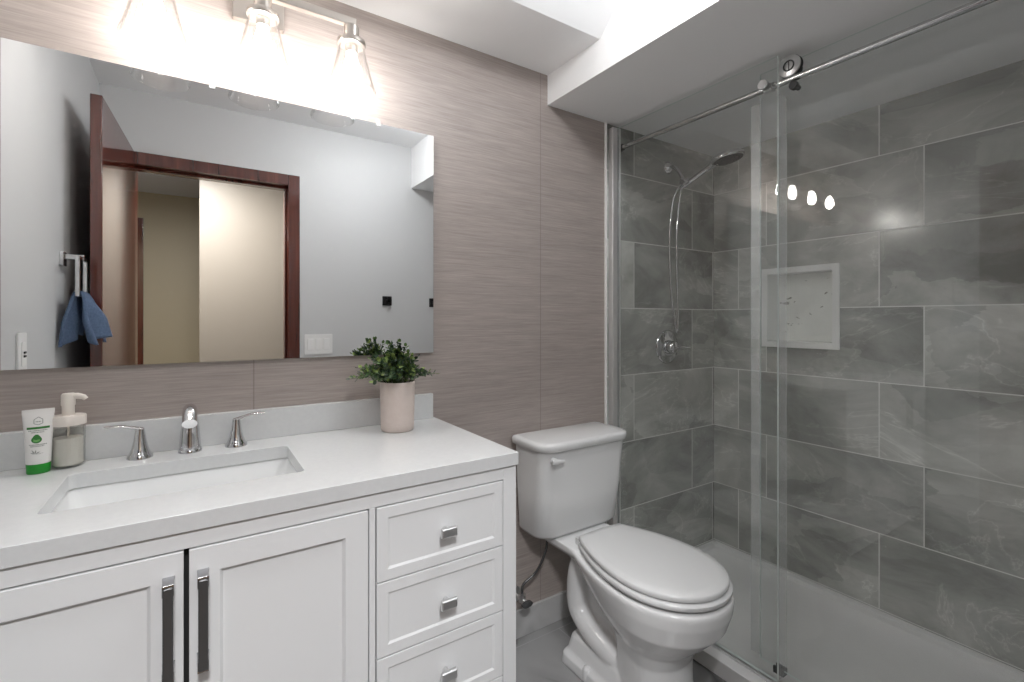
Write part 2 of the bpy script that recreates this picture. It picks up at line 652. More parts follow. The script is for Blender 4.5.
# doorway casing and jambs (dark red-brown wood)
bm = B()
box(bm, OX0 - 0.062, OX0, YF, YF + 0.014, 0, OTOP + 0.062)
box(bm, OX1, OX1 + 0.062, YF, YF + 0.014, 0, OTOP + 0.062)
box(bm, OX0, OX1, YF, YF + 0.014, OTOP, OTOP + 0.062)
box(bm, OX0 - 0.02, OX0, YFO, YF, 0, OTOP + 0.02)
box(bm, OX1, OX1 + 0.02, YFO, YF, 0, OTOP + 0.02)
box(bm, OX0, OX1, YFO, YF, OTOP, OTOP + 0.02)
box(bm, OX1 - 0.012, OX1, YFO + 0.02, YF - 0.045, 0, OTOP)
box(bm, OX0, OX1, YFO + 0.02, YF - 0.045, OTOP - 0.012, OTOP)
struct('trim_2', bm, M['wood'], bevel=0.003)

# open door leaf, hinged at the left jamb and swung towards the left wall
bm = B()
H = Vector((-0.260, YF + 0.018, 0))
ang = R(92.8)
dirv = Vector((math.cos(ang), math.sin(ang), 0))
nrm = Vector((-dirv.y, dirv.x, 0))
ring = [H, H + dirv * 0.715, H + dirv * 0.715 + nrm * 0.036, H + nrm * 0.036]
loft(bm, [[(p.x, p.y, 0.008) for p in ring], [(p.x, p.y, 2.082) for p in ring]])
door = struct('door_1', bm, M['wood'], bevel=0.003)
bm = B()
k = H + dirv * 0.655 - nrm * 0.0
tube(bm, [(k.x + 0.0, k.y, 0.98), (k.x + 0.045, k.y, 0.98)], 0.010, 12)
lathe(bm, [(0.012, 0.0), (0.026, 0.012), (0.027, 0.024), (0.018, 0.034)], (k.x + 0.036, k.y, 0.98), 'x', 20)
lathe(bm, [(0.030, 0.0), (0.030, 0.006)], (k.x + 0.001, k.y, 0.98), 'x', 24)
obj('door_knob', bm, M['steel'], door)

# hall beyond the doorway
HX0, HX1, HYB = -1.50, 1.60, -3.90
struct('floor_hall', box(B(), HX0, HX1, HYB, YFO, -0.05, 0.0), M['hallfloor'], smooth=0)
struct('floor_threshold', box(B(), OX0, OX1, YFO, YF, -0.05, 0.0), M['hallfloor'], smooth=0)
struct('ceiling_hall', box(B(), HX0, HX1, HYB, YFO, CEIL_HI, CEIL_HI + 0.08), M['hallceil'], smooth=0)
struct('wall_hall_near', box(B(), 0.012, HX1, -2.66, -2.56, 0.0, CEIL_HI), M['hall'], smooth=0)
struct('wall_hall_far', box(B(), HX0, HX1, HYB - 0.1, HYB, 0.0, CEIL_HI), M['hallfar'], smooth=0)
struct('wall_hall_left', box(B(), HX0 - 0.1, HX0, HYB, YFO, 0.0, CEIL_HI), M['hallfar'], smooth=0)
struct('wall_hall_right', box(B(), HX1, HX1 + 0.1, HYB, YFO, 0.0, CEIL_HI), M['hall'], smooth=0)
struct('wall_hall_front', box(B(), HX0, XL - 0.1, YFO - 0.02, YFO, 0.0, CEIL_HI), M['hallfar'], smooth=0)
bm = B()
box(bm, -0.465, -0.408, HYB, HYB + 0.02, 0, 2.16)
box(bm, -1.30, -1.245, HYB, HYB + 0.02, 0, 2.16)
box(bm, -1.245, -0.465, HYB, HYB + 0.02, 2.105, 2.16)
struct('trim_3', bm, M['wood'], bevel=0.003)
struct('door_2', box(B(), -1.243, -0.467, HYB + 0.002, HYB + 0.014, 0.005, 2.10), M['wood'], bevel=0.002)

# added fill lamps, unseen, put in to brighten the two rooms
def fill_lamp(x, y, r, prof, m, label):
    t = thing('ceiling_fill_lamp', label, 'lamp', (x, y, CEIL_HI))
    obj('fill_base', lathe(B(), [(r + 0.015, -0.03), (r + 0.015, 0.0)], (x, y, CEIL_HI - 0.001), 'z', 40), M['plastic'], t, bevel=0.003)
    obj('fill_diffuser', lathe(B(), prof, (x, y, CEIL_HI - 0.001), 'z', 40, cap1=False), m, t)


fill_lamp(0.84, -0.87, 0.11, [(0.004, -0.100), (0.045, -0.096), (0.080, -0.080), (0.102, -0.055), (0.110, -0.031)], M['fillglow'],
           'added unseen fill lamp, round white bowl on the bathroom ceiling beside the soffit')
fill_lamp(-0.06, -1.98, 0.15, [(0.02, -0.068), (0.09, -0.064), (0.132, -0.05), (0.150, -0.031)], M['hallfillglow'],
           'added unseen fill lamp, round white and flush on the hall ceiling outside the doorway')

# ------------------------------------------------------------------ vanity cabinet
VX0, VX1, VF = -0.376, 0.690, -0.510       # box left/right, face plane
CT0, CT1 = 0.873, 0.906                    # countertop bottom / top
van = thing('vanity_cabinet', 'white shaker bathroom vanity cabinet with two doors and a drawer stack under the countertop', 'cabinet', (0.157, -0.26, 0))
# carcass: sides, back, bottom, face frame
DX = [(-0.338, -0.0205), (-0.0125, 0.306)]    # the two doors
RX = (0.325, 0.648)                            # drawer stack
ZT, ZB = 0.838, 0.155
bm = B()
box(bm, VX0, VX0 + 0.018, VF, -0.003, 0.10, CT0)
box(bm, VX1 - 0.018, VX1, VF, -0.003, 0.10, CT0)
box(bm, VX0 + 0.018, VX1 - 0.018, VF, -0.003, 0.10, 0.125)
box(bm, VX0 + 0.018, VX1 - 0.018, -0.012, -0.003, 0.125, CT0)
obj('carcass', bm, M['cab'], van, bevel=0.0015)
bm = B()
yf0, yf1 = VF - 0.018, VF
box(bm, VX0, DX[0][0] - 0.003, yf0, yf1, 0.0, CT0)
box(bm, RX[1] + 0.003, VX1, yf0, yf1, 0.0, CT0)
box(bm, DX[0][0] - 0.003, RX[1] + 0.003, yf0, yf1, ZT + 0.003, CT0)
box(bm, DX[0][0] - 0.003, RX[1] + 0.003, yf0, yf1, 0.10, ZB - 0.003)
box(bm, DX[1][1] + 0.003, RX[0] - 0.003, yf0, yf1, ZB - 0.003, ZT + 0.003)
obj('face_frame', bm, M['cab'], van, bevel=0.0012)
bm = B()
box(bm, DX[0][0] - 0.003, RX[1] + 0.003, VF + 0.002, VF + 0.008, ZB - 0.003, ZT + 0.003)  # dark sheet behind the fronts, shade put in as colour
lab(obj('gap_shade_sheet', bm, M['gapshade'], van, smooth=0), 'dark sheet standing in for the shade inside the cabinet, seen through the gaps')
for lx in (VX0 + 0.002, VX1 - 0.052):
    obj('leg', box(B(), lx, lx + 0.05, -0.06, -0.01, 0.0, 0.10), M['cab'], van, bevel=0.002)


def shaker(x0, x1, z0, z1, rail, recess, name):
    """framed front: a raised frame round a recessed field with a sloped inner edge"""
    bm = B()
    ya, yb = VF - 0.0195, VF - 0.001
    s = 0.005
    o_ = [(x0, z0), (x1, z0), (x1, z1), (x0, z1)]
    i_ = [(x0 + rail, z0 + rail), (x1 - rail, z0 + rail), (x1 - rail, z1 - rail), (x0 + rail, z1 - rail)]
    j_ = [(x0 + rail + s, z0 + rail + s), (x1 - rail - s, z0 + rail + s), (x1 - rail - s, z1 - rail - s), (x0 + rail + s, z1 - rail - s)]
    rings = [[(a, yb, b) for a, b in o_], [(a, ya, b) for a, b in o_], [(a, ya, b) for a, b in i_], [(a, ya + recess, b) for a, b in j_]]
    loft(bm, rings)
    return obj(name, bm, M['cab'], van, bevel=0.0012, smooth=0)


def pull(x, z0, z1, parent):
    bm = B()
    y0 = VF - 0.0195
    w = 0.0075
    # bar
    loft(bm, [[(x - w, y0 - 0.034, z0 + 0.004), (x + w, y0 - 0.034, z0 + 0.004), (x + w, y0 - 0.024, z0 + 0.004), (x - w, y0 - 0.024, z0 + 0.004)],
              [(x - w, y0 - 0.034, z1 - 0.004), (x + w, y0 - 0.034, z1 - 0.004), (x + w, y0 - 0.024, z1 - 0.004), (x - w, y0 - 0.024, z1 - 0.004)]])
    h = obj('handle', bm, M['gun'], parent, bevel=0.0022)
    lab(h, 'dark polished bar handle')
    for z in (z0, z1 - 0.020):
        bm = B()
        loft(bm, [[(x - w - .002, y0, z - .002), (x + w + .002, y0, z - .002), (x + w + .002, y0, z + 0.022), (x - w - .002, y0, z + 0.022)],
                  [(x - w - .001, y0 - 0.012, z), (x + w + .001, y0 - 0.012, z), (x + w + .001, y0 - 0.012, z + 0.02), (x - w - .001, y0 - 0.012, z + 0.02)],
                  [(x - w - .001, y0 - 0.030, z), (x + w + .001, y0 - 0.030, z), (x + w + .001, y0 - 0.030, z + 0.02), (x - w - .001, y0 - 0.030, z + 0.02)]])
        obj('handle_foot', bm, M['darkchrome'], parent, bevel=0.001)


dl = shaker(DX[0][0], DX[0][1], ZB, ZT, 0.047, 0.008, 'door')
dr = shaker(DX[1][0], DX[1][1], ZB, ZT, 0.047, 0.008, 'door')
pull(-0.0420, 0.630, 0.798, dl)
pull(0.0085, 0.630, 0.798, dr)


def knob(x, z, parent):
    y0 = VF - 0.0195
    bm = B()
    lathe(bm, [(0.006, 0.0), (0.006, 0.016)], (x, y0, z), '-y', 12)
    rings = []
    for d, a, b in ((0.014, 0.014, 0.007), (0.020, 0.020, 0.011), (0.027, 0.020, 0.011), (0.030, 0.0175, 0.0085)):
        rings.append([(x - a, y0 - d, z - b), (x + a, y0 - d, z - b), (x + a, y0 - d, z + b), (x - a, y0 - d, z + b)])
    loft(bm, rings)
    k = obj('knob', bm, M['steel'], parent, bevel=0.0012)
    lab(k, 'brushed metal rectangular knob')


hh = 0.1625
for i in range(4):
    z1 = ZT - i * (hh + 0.003)
    if i == 3:
        hh = z1 - ZB
    d = shaker(RX[0], RX[1], z1 - hh, z1, 0.024, 0.003, 'drawer')
    knob((RX[0] + RX[1]) / 2, z1 - hh / 2, d)

# ------------------------------------------------------------------ countertop with sink cut-out
KX0, KX1, KF = -0.396, 0.694, -0.534
SX0, SX1, SY0, SY1 = -0.237, 0.203, -0.396, -0.134
top = thing('countertop', 'white quartz vanity countertop with a rectangular sink opening', 'countertop', (0.15, -0.27, CT0))
bm = B()
hole = rrect(SX0, SX1, SY0, SY1, 0.014, 5)      # starts top right, counter-clockwise
n = len(hole)
outer = []
for (x, y) in hole:                              # project the hole outline to the slab's rectangle
    cx, cy = (SX0 + SX1) / 2, (SY0 + SY1) / 2
    outer.append((x, y))
oc = [(KX1, -0.001), (KX0, -0.001), (KX0, KF), (KX1, KF)]
vt = {}
for z in (CT0, CT1):
    hv = [bm.verts.new((x, y, z)) for x, y in hole]
    ov = [bm.verts.new((x, y, z)) for x, y in oc]
    vt[z] = (hv, ov)
    q = n // 4
    for c4 in range(4):
        # corner fan
        seg_ = [hv[(c4 * q + k) % n] for k in range(q)]
        for a, b in zip(seg_, seg_[1:]):
            bm.faces.new((ov[c4], a, b))
        bm.faces.new((ov[c4], seg_[-1], hv[((c4 + 1) * q) % n], ov[(c4 + 1) % 4]))
(h0, o0), (h1, o1) = vt[CT0], vt[CT1]
for i in range(n):
    bm.faces.new((h0[i], h0[(i + 1) % n], h1[(i + 1) % n], h1[i]))
for i in range(4):
    bm.faces.new((o0[i], o0[(i + 1) % 4], o1[(i + 1) % 4], o1[i]))
obj('slab', bm, M['quartz'], top, bevel=0.0015)
tag(obj('backsplash', box(B(), KX0, 0.684, -0.021, -0.001, CT1, CT1 + 0.085), M['quartz'], bevel=0.0015), 'low white quartz backsplash strip standing along the back of the countertop', 'backsplash')

# sink basin
sink = thing('sink', 'white rectangular undermount sink set in the vanity countertop', 'sink', ((SX0 + SX1) / 2, (SY0 + SY1) / 2, CT0))
bm = B()
rings = []
for ins, z, r in ((-0.024, CT0 - 0.0045, 0.03), (-0.008, CT0 - 0.0045, 0.020), (-0.004, CT0 - 0.010, 0.020), (0.004, CT0 - 0.06, 0.034), (0.014, CT0 - 0.115, 0.04),
                  (0.030, CT0 - 0.135, 0.035), (0.10, CT0 - 0.143, 0.02)):
    rings.append([(x, y, z) for x, y in rrect(SX0 + ins, SX1 - ins, SY0 + ins, SY1 - ins, r, 5)])
loft(bm, rings, cap0=False)
b_ = obj('basin', bm, M['sinkporc'], sink)
sm = b_.modifiers.new('solid', 'SOLIDIFY')
sm.thickness = 0.006
sm.offset = 0.0
obj('drain', lathe(B(), [(0.0, 0.003), (0.021, 0.004), (0.023, 0.0), (0.023, -0.01)], (-0.017, -0.24, CT0 - 0.1425), 'z', 28), M['chrome'], sink)

# ------------------------------------------------------------------ faucet
FY = -0.060
fau = thing('faucet', 'chrome widespread faucet with a curved spout and two lever handles behind the sink', 'faucet', (-0.016, FY, CT1))
bm = B()
sp = spline([(-0.016, FY, CT1 + 0.004), (-0.016, FY, CT1 + 0.055), (-0.016, FY - 0.006, CT1 + 0.092), (-0.016, FY - 0.030, CT1 + 0.113),
             (-0.016, FY - 0.065, CT1 + 0.108), (-0.016, FY - 0.092, CT1 + 0.088)], 8)
N = len(sp)
rad = []
for i in range(N):
    f = i / (N - 1)
    rad.append(0.0250 - 0.0095 * min(1, f / 0.45) + 0.001 * max(0, (f - 0.6)))
tube(bm, sp, rad, 24, up=(1, 0, 0))
lathe(bm, [(0.0265, 0), (0.0265, 0.005), (0.0235, 0.010), (0.0215, 0.012)], (-0.016, FY, CT1), 'z', 32)
obj('spout', bm, M['chrome'], fau, smooth=50)


def faucet_handle(x, side):
    bm = B()
    lathe(bm, [(0.0265, 0.0), (0.0265, 0.004), (0.0225, 0.010), (0.0175, 0.024), (0.0130, 0.045), (0.0105, 0.064), (0.0095, 0.072), (0.004, 0.0755)], (x, FY, CT1), 'z', 28)
    h = obj('handle', bm, M['chrome'], fau, smooth=50)
    bm = B()
    pts = spline([(x - side * 0.006, FY, CT1 + 0.071), (x + side * 0.018, FY - 0.002, CT1 + 0.077), (x + side * 0.040, FY - 0.006, CT1 + 0.083), (x + side * 0.068, FY - 0.010, CT1 + 0.084)], 6)
    n_ = len(pts)
    tube(bm, pts, [0.0055 + 0.0035 * math.sin(PI * min(1, 0.25 + 0.75 * i / (n_ - 1))) for i in range(n_)], 16, sq=(0.45, 1.0), up=(0, 0, 1))
    obj('lever', bm, M['chrome'], h, smooth=60)


faucet_handle(-0.119, -1)
faucet_handle(0.088, 1)

# ------------------------------------------------------------------ mirror
MX0, MX1, MZ0, MZ1 = -0.374, 0.690, 1.133, 1.891
mir = thing('wall_mirror', 'large frameless rectangular mirror on the taupe wall above the vanity', 'mirror', ((MX0 + MX1) / 2, 0, MZ0))
bm = box(B(), MX0, MX1, -0.0085, -0.0025, MZ0, MZ1)
for f in bm.faces:
    f.material_index = 1
bm.faces.ensure_lookup_table()
for f in bm.faces:
    if abs(f.calc_center_median().y + 0.0085) < 1e-4:
        f.material_index = 0
obj('mirror_glass', bm, M['mirror'], mir, smooth=0, mats=[M['mirror_edge']])
for cx_ in (0.034, 0.495):
    bm = B()
    box(bm, cx_ - 0.007, cx_ + 0.007, -0.0025, -0.0003, MZ1 - 0.008, MZ1 + 0.018)
    box(bm, cx_ - 0.007, cx_ + 0.007, -0.0125, -0.0095, MZ1 - 0.008, MZ1 + 0.004)
    box(bm, cx_ - 0.007, cx_ + 0.007, -0.0125, -0.0003, MZ1 + 0.001, MZ1 + 0.005)
    lathe(bm, [(0.0045, 0.0025), (0.0045, 0.0045), (0.002, 0.006)], (cx_, 0, MZ1 + 0.011), '-y', 14)
    obj('clip', bm, M['clip'], mir, bevel=0.001)

# ------------------------------------------------------------------ vanity light
LX = (-0.086, 0.146, 0.378)
LE = -0.125
ZR = 2.108                     # bar underside
vl = thing('vanity_light', 'three-bulb brushed nickel vanity light with clear glass shades above the mirror', 'light fixture', (0.146, 0, 2.15))
obj('backplate', plate(B(), rrect(0.081, 0.212, 2.092, 2.218, 0.004, 3), 'xz', -0.022, -0.0005), M['nickel'], vl, bevel=0.002)
bm = B()
lathe(bm, [(0.020, 0.022), (0.020, 0.030), (0.010, 0.034), (0.010, -LE - 0.008)], (0.146, 0, ZR + 0.012), '-y', 20)
obj('arm', bm, M['nickel'], vl)
bm = B()
box(bm, LX[0] - 0.02, LX[2] + 0.012, LE - 0.010, LE + 0.010, ZR, ZR + 0.024)
obj('crossbar', bm, M['nickel'], vl, bevel=0.002)
for x in LX:
    bm = B()
    lathe(bm, [(0.0215, 0.0), (0.0215, -0.043)], (x, LE, ZR), 'z', 28)
    lathe(bm, [(0.0385, -0.041), (0.0395, -0.043), (0.0395, -0.053), (0.0365, -0.056)], (x, LE, ZR), 'z', 36)
    lathe(bm, [(0.017, -0.056), (0.017, -0.078)], (x, LE, ZR), 'z', 24)
    so = obj('socket', bm, M['nickel'], vl, bevel=0.001)
    # clear glass bell, open at the bottom, thick rounded lip
    bm = B()
    outer = [(0.034, -0.054), (0.0380, -0.070), (0.0455, -0.100), (0.0540, -0.132), (0.0615, -0.160), (0.0670, -0.1765), (0.0690, -0.1825), (0.0690, -0.1870), (0.0665, -0.1885)]
    inner = [(0.0640, -0.1865), (0.0635, -0.1765), (0.0590, -0.160), (0.0515, -0.132), (0.0430, -0.100), (0.0355, -0.070), (0.0315, -0.054)]
    lathe(bm, outer + inner, (x, LE, ZR), 'z', 48, closed=True)
    obj('shade', bm, M['shade'], vl, smooth=50)
    bm = B()
    prof = [(0.0115, -0.078), (0.0125, -0.086), (0.0165, -0.098), (0.0205, -0.112), (0.0215, -0.124), (0.0195, -0.138), (0.0140, -0.149), (0.006, -0.1545), (0.0001, -0.155)]
    lathe(bm, prof, (x, LE, ZR), 'z', 28)
    lab(obj('bulb', bm, M['bulb'], vl, smooth=60), 'lit white bulb')

# ------------------------------------------------------------------ soap pump bottle
DXs, DYs = -0.252, -0.054
so = thing('soap_dispenser', 'clear round pump bottle of milky soap with a cream pump head', 'soap dispenser', (DXs, DYs, CT1))
z0 = CT1 + 0.0005
bm = B()
r = 0.0300
lathe(bm, [(r - 0.004, 0.0), (r, 0.003), (r, 0.094), (r - 0.002, 0.097), (r - 0.0035, 0.097), (r - 0.0025, 0.094), (r - 0.0025, 0.005), (0.0005, 0.004)], (DXs, DYs, z0), 'z', 40)
obj('bottle', bm, M['clear'], so, smooth=50)
obj('liquid_soap', lathe(B(), [(r - 0.006, 0.0052), (r - 0.0032, 0.008), (r - 0.0032, 0.068), (0.0005, 0.068)], (DXs, DYs, z0), 'z', 40), M['soap'], so)
bm = B()
lathe(bm, [(0.0320, 0.0975), (0.0325, 0.099), (0.0325, 0.1165), (0.0310, 0.1190), (0.012, 0.1195)], (DXs, DYs, z0), 'z', 40)
lathe(bm, [(0.0115, 0.119), (0.0115, 0.142)], (DXs, DYs, z0), 'z', 24)
obj('collar', bm, M['cream'], so)
bm = B()
lathe(bm, [(0.0125, 0.142), (0.0130, 0.144), (0.0130, 0.166), (0.0105, 0.170), (0.001, 0.1705)], (DXs, DYs, z0), 'z', 28)
tube(bm, [(DXs, DYs, z0 + 0.163), (DXs + 0.018, DYs - 0.003, z0 + 0.163), (DXs + 0.028, DYs - 0.005, z0 + 0.160), (DXs + 0.032, DYs - 0.0055, z0 + 0.155)], [0.0075, 0.007, 0.006, 0.0052], 14)
obj('pump_head', bm, M['cream'], so)
obj('dip_tube', lathe(B(), [(0.0022, 0.069), (0.0022, 0.0965)], (DXs, DYs, z0), 'z', 10), M['cream'], so)

# ------------------------------------------------------------------ squeeze tube standing on its cap
TX, TY, ta = -0.2975, -0.078, R(10)
tu = thing('squeeze_tube', 'white squeeze tube with green print standing on its green cap beside the pump bottle', 'tube', (TX, TY, CT1))
TR = Matrix.Translation((TX, TY, CT1 + 0.0005)) @ Matrix.Rotation(ta, 4, 'Z') @ Matrix.Diagonal((1.08, 1.0, 0.96, 1.0))


def tl(pts):
    return [TR @ Vector(p) for p in pts]


def oval(a, b, z, n_=36):
    return tl([(a * math.cos(2 * PI * k / n_), b * math.sin(2 * PI * k / n_), z) for k in range(n_)])


bm = B()
loft(bm, [oval(a, b, z) for a, b, z in ((0.0185, 0.0175, 0.0225), (0.0192, 0.0182, 0.024), (0.0200, 0.0175, 0.050), (0.0212, 0.0150, 0.080), (0.0226, 0.0105, 0.110),
                                        (0.0238, 0.0050, 0.132), (0.0244, 0.0016, 0.139), (0.0246, 0.0012, 0.1475))])
obj('tube_body', bm, M['tubewhite'], tu, smooth=50)
bm = B()
loft(bm, [oval(a, b, z) for a, b, z in ((0.0176, 0.0168, 0.0), (0.0182, 0.0174, 0.0015), (0.0190, 0.0182, 0.0215), (0.0184, 0.0176, 0.0225))])
obj('cap', bm, M['green'], tu)


def ty(z, x):
    """front surface of the tube body in its own frame"""
    ks = ((0.024, 0.0192, 0.0182), (0.050, 0.0200, 0.0175), (0.080, 0.0212, 0.0150), (0.110, 0.0226, 0.0105), (0.132, 0.0238, 0.0050), (0.139, 0.0244, 0.0016), (0.1475, 0.0246, 0.0012))
    for (za, aa, ba), (zb, ab, bb) in zip(ks, ks[1:]):
        if za <= z <= zb:
            f = (z - za) / (zb - za)
            a, b = aa + (ab - aa) * f, ba + (bb - ba) * f
            return -b * math.sqrt(max(0, 1 - (x / a) ** 2))
    return -0.018


def decal(bm, outline, sub=1):
    """a thin printed patch that follows the tube's front"""
    top_ = [bm.verts.new(TR @ Vector((x, ty(z, x) - 0.0005, z))) for x, z in outline]
    bm.faces.new(top_)


def strip(bm, x0, x1, z0, z1, n_=6):
    for i in range(n_):
        a, b = x0 + (x1 - x0) * i / n_, x0 + (x1 - x0) * (i + 1) / n_
        decal(bm, [(a, z0), (b, z0), (b, z1), (a, z1)])


bm = B()
strip(bm, -0.0170, 0.0170, 0.1030, 0.1080, 8)
obj('printed_bar', bm, M['printgreen'], tu, smooth=0)
bm = B()   # green drop with leaf
drop = [(-0.0020 + 0.0065 * math.cos(a), 0.0790 + 0.0065 * math.sin(a)) for a in [R(60 + 30 * k + 0) for k in range(0, 1)]]
cdx, cdz = -0.0025, 0.0790
for k in range(18):
    a0, a1 = R(20 * k), R(20 * (k + 1))
    f0 = 1.0 + 0.55 * max(0, math.sin(a0)) ** 8
    f1 = 1.0 + 0.55 * max(0, math.sin(a1)) ** 8
    decal(bm, [(cdx, cdz), (cdx + 0.0080 * f0 * math.cos(a0), cdz + 0.0080 * f0 * math.sin(a0)), (cdx + 0.0080 * f1 * math.cos(a1), cdz + 0.0080 * f1 * math.sin(a1))])
obj('printed_drop', bm, M['printgreen'], tu, smooth=0)
bm = B()
v_ = [bm.verts.new(TR @ Vector((cdx + 0.0054 * x, ty(cdz + 0.0054 * z, cdx) - 0.0012, cdz - 0.0005 + 0.0054 * z))) for x, z in ((-0.9, -0.5), (0, -0.9), (0.9, -0.4), (0.85, 0.3), (0, 0.0), (-0.85, 0.4))]
bm.faces.new(v_)
obj('printed_leaf', bm, M['printlight'], tu, smooth=0)
bm = B()   # thin house outline near the crimp, lines of small print, grey leaf
pent = [(-0.0065, 0.1155), (0.0, 0.1125), (0.0065, 0.1155), (0.0065, 0.1245), (0.0, 0.1300), (-0.0065, 0.1245)]
for (xa, za), (xb, zb) in zip(pent, pent[1:] + pent[:1]):
    dx, dz = xb - xa, zb - za
    L_ = math.hypot(dx, dz)
    nx, nz = -dz / L_ * 0.0006, dx / L_ * 0.0006
    decal(bm, [(xa - nx, za - nz), (xb - nx, zb - nz), (xb + nx, zb + nz), (xa + nx, za + nz)])
random.seed(5)
for zc, xa, xb in ((0.1185, -0.004, 0.004), (0.0985, -0.0145, 0.0135), (0.0945, -0.0105, 0.0085), (0.0665, -0.0135, 0.0125), (0.0630, -0.0115, 0.0085)):
    x = xa
    while x < xb:
        w_ = random.uniform(0.0008, 0.0020)
        decal(bm, [(x, zc), (min(x + w_, xb), zc), (min(x + w_, xb), zc + 0.0023), (x, zc + 0.0023)])
        x += w_ + 0.0007
    if zc > 0.11:
        obj('printed_outline', bm, M['printgrey'], tu, smooth=0)
        bm = B()
    elif zc == 0.0945:
        obj('small_print', bm, M['printgrey'], tu, smooth=0)
        bm = B()
obj('small_print', bm, M['printgrey'], tu, smooth=0)
bm = B()
for a_, l_ in ((150, 0.008), (115, 0.0115), (80, 0.010), (35, 0.010), (5, 0.013)):
    a = R(a_)
    ox, oz = -0.005, 0.0465
    ux, uz = math.cos(a), math.sin(a)
    decal(bm, [(ox, oz), (ox + ux * l_ * 0.5 - uz * 0.0012, oz + uz * l_ * 0.5 + ux * 0.0012), (ox + ux * l_, oz + uz * l_), (ox + ux * l_ * 0.5 + uz * 0.0012, oz + uz * l_ * 0.5 - ux * 0.0012)])
obj('printed_sprig', bm, M['printgrey'], tu, smooth=0)

# ------------------------------------------------------------------ potted plant
PX, PY = 0.519, -0.122
pl = thing('potted_plant', 'small leafy green plant in a blush ceramic pot on the countertop', 'plant', (PX, PY, CT1))
bm = B()
lathe(bm, [(0.046, 0.0), (0.0495, 0.003), (0.0505, 0.02), (0.0515, 0.08), (0.0530, 0.149), (0.0520, 0.151), (0.0490, 0.150), (0.0480, 0.132), (0.0005, 0.130)], (PX, PY, CT1 + 0.0005), 'z', 48)
obj('pot', bm, M['pot'], pl, smooth=50)
obj('soil', lathe(B(), [(0.0475, 0.1305), (0.046, 0.136), (0.001, 0.140)], (PX, PY, CT1), 'z', 28), M['soil'], pl)
random.seed(11)
bl, bs = B(), B()
for i in range(104):
    a = random.uniform(0, 2 * PI)
    lean = random.uniform(0.05, 1.0) ** 0.8
    L_ = random.uniform(0.080, 0.142) * (1.0 - 0.15 * lean)
    base = Vector((PX + 0.030 * lean * math.cos(a), PY + 0.030 * lean * math.sin(a), CT1 + 0.135))
    rr_ = (0.045 + 0.070 * lean) * random.uniform(0.65, 1.0)
    reach = Vector((math.cos(a) * rr_ * lean * (1.05 if math.cos(a) < 0 else 0.88) - 0.008, math.sin(a) * rr_ * lean * 0.75, L_ * (1.0 - 0.72 * lean ** 2.6)))
    if (base + reach).y > -0.045:
        reach.y = -0.045 - base.y
    mid = base + reach * 0.5 + Vector((0, 0, 0.018))
    pts = spline([base, mid, base + reach], 5)
    tube(bs, pts, 0.0008, 5)
    nl = random.randint(10, 15)
    for k in range(nl):
        f = 0.25 + 0.75 * k / (nl - 1)
        q = f * (len(pts) - 1)
        qi = min(int(q), len(pts) - 2)
        p = pts[qi].lerp(pts[qi + 1], q - qi)
        t = (pts[qi + 1] - pts[qi]).normalized()
        side = t.cross(Vector((math.cos(k * 2.4 + i), math.sin(k * 2.4 + i), 0.35))).normalized()
        if k == nl - 1:
            d = t
        else:
            d = (side + t * 0.55 + Vector((0, 0, 0.25))).normalized()
        w = d.cross(Vector((random.uniform(-.4, .4), random.uniform(-.4, .4), 1))).normalized()
        nn = w.cross(d)
        s_ = random.uniform(0.011, 0.018)
        if p.y + s_ > -0.028:
            p.y = -0.028 - s_
        prof = [(0.0, 0.0), (0.25, 0.30), (0.60, 0.36), (0.88, 0.20), (1.0, 0.0)]
        row = []
        vtx = [bl.verts.new(p + d * 0.001)]
        lft, rgt, ctr = [], [], []
        for a_, b_2 in prof[1:-1]:
            c_ = p + d * (a_ * s_) - nn * (0.10 * s_ * math.sin(PI * a_))
            ctr.append(bl.verts.new(c_))
            lft.append(bl.verts.new(c_ + w * b_2 * s_ + nn * 0.10 * s_))
            rgt.append(bl.verts.new(c_ - w * b_2 * s_ + nn * 0.10 * s_))
        tip = bl.verts.new(p + d * s_)
        bl.faces.new((vtx[0], ctr[0], lft[0]))
        bl.faces.new((vtx[0], rgt[0], ctr[0]))
        for j in range(2):
            bl.faces.new((ctr[j], ctr[j + 1], lft[j + 1], lft[j]))
            bl.faces.new((rgt[j], rgt[j + 1], ctr[j + 1], ctr[j]))
        bl.faces.new((ctr[2], tip, lft[2]))
        bl.faces.new((rgt[2], tip, ctr[2]))
obj('foliage', bl, M['leaf'], pl, smooth=70)
obj('stems', bs, M['stem'], pl)

# ------------------------------------------------------------------ toilet
TC = 1.240                                   # centre line
toi = thing('toilet', 'white two-piece toilet with closed elongated lid between the vanity and the glass shower', 'toilet', (TC, -0.38, 0))


def P3(dx, f, z):
    return (TC + dx, -f, z)


bm = B()
rings = []
for z, w, f0, f1, r in ((0.432, 0.165, 0.045, 0.145, 0.040), (0.437, 0.192, 0.028, 0.166, 0.060), (0.452, 0.202, 0.020, 0.177, 0.060), (0.60, 0.208, 0.015, 0.192, 0.055), (0.768, 0.213, 0.012, 0.206, 0.050)):
    rings.append([P3(a, b, z) for a, b in rrect2(-w, w, f0, f1, 0.018, r)])
loft(bm, rings)
obj('tank', bm, M['porc'], toi, smooth=50)
bm = B()
rings = []
for z, w, f0, f1, r in ((0.766, 0.212, 0.012, 0.208, 0.055), (0.772, 0.225, 0.006, 0.219, 0.066), (0.790, 0.228, 0.005, 0.222, 0.070), (0.799, 0.224, 0.008, 0.219, 0.068), (0.8035, 0.210, 0.020, 0.206, 0.058)):
    rings.append([P3(a, b, z) for a, b in rrect2(-w, w, f0, f1, 0.018, r)])
loft(bm, rings)
obj('tank_lid', bm, M['porc'], toi, smooth=60)
bm = B()
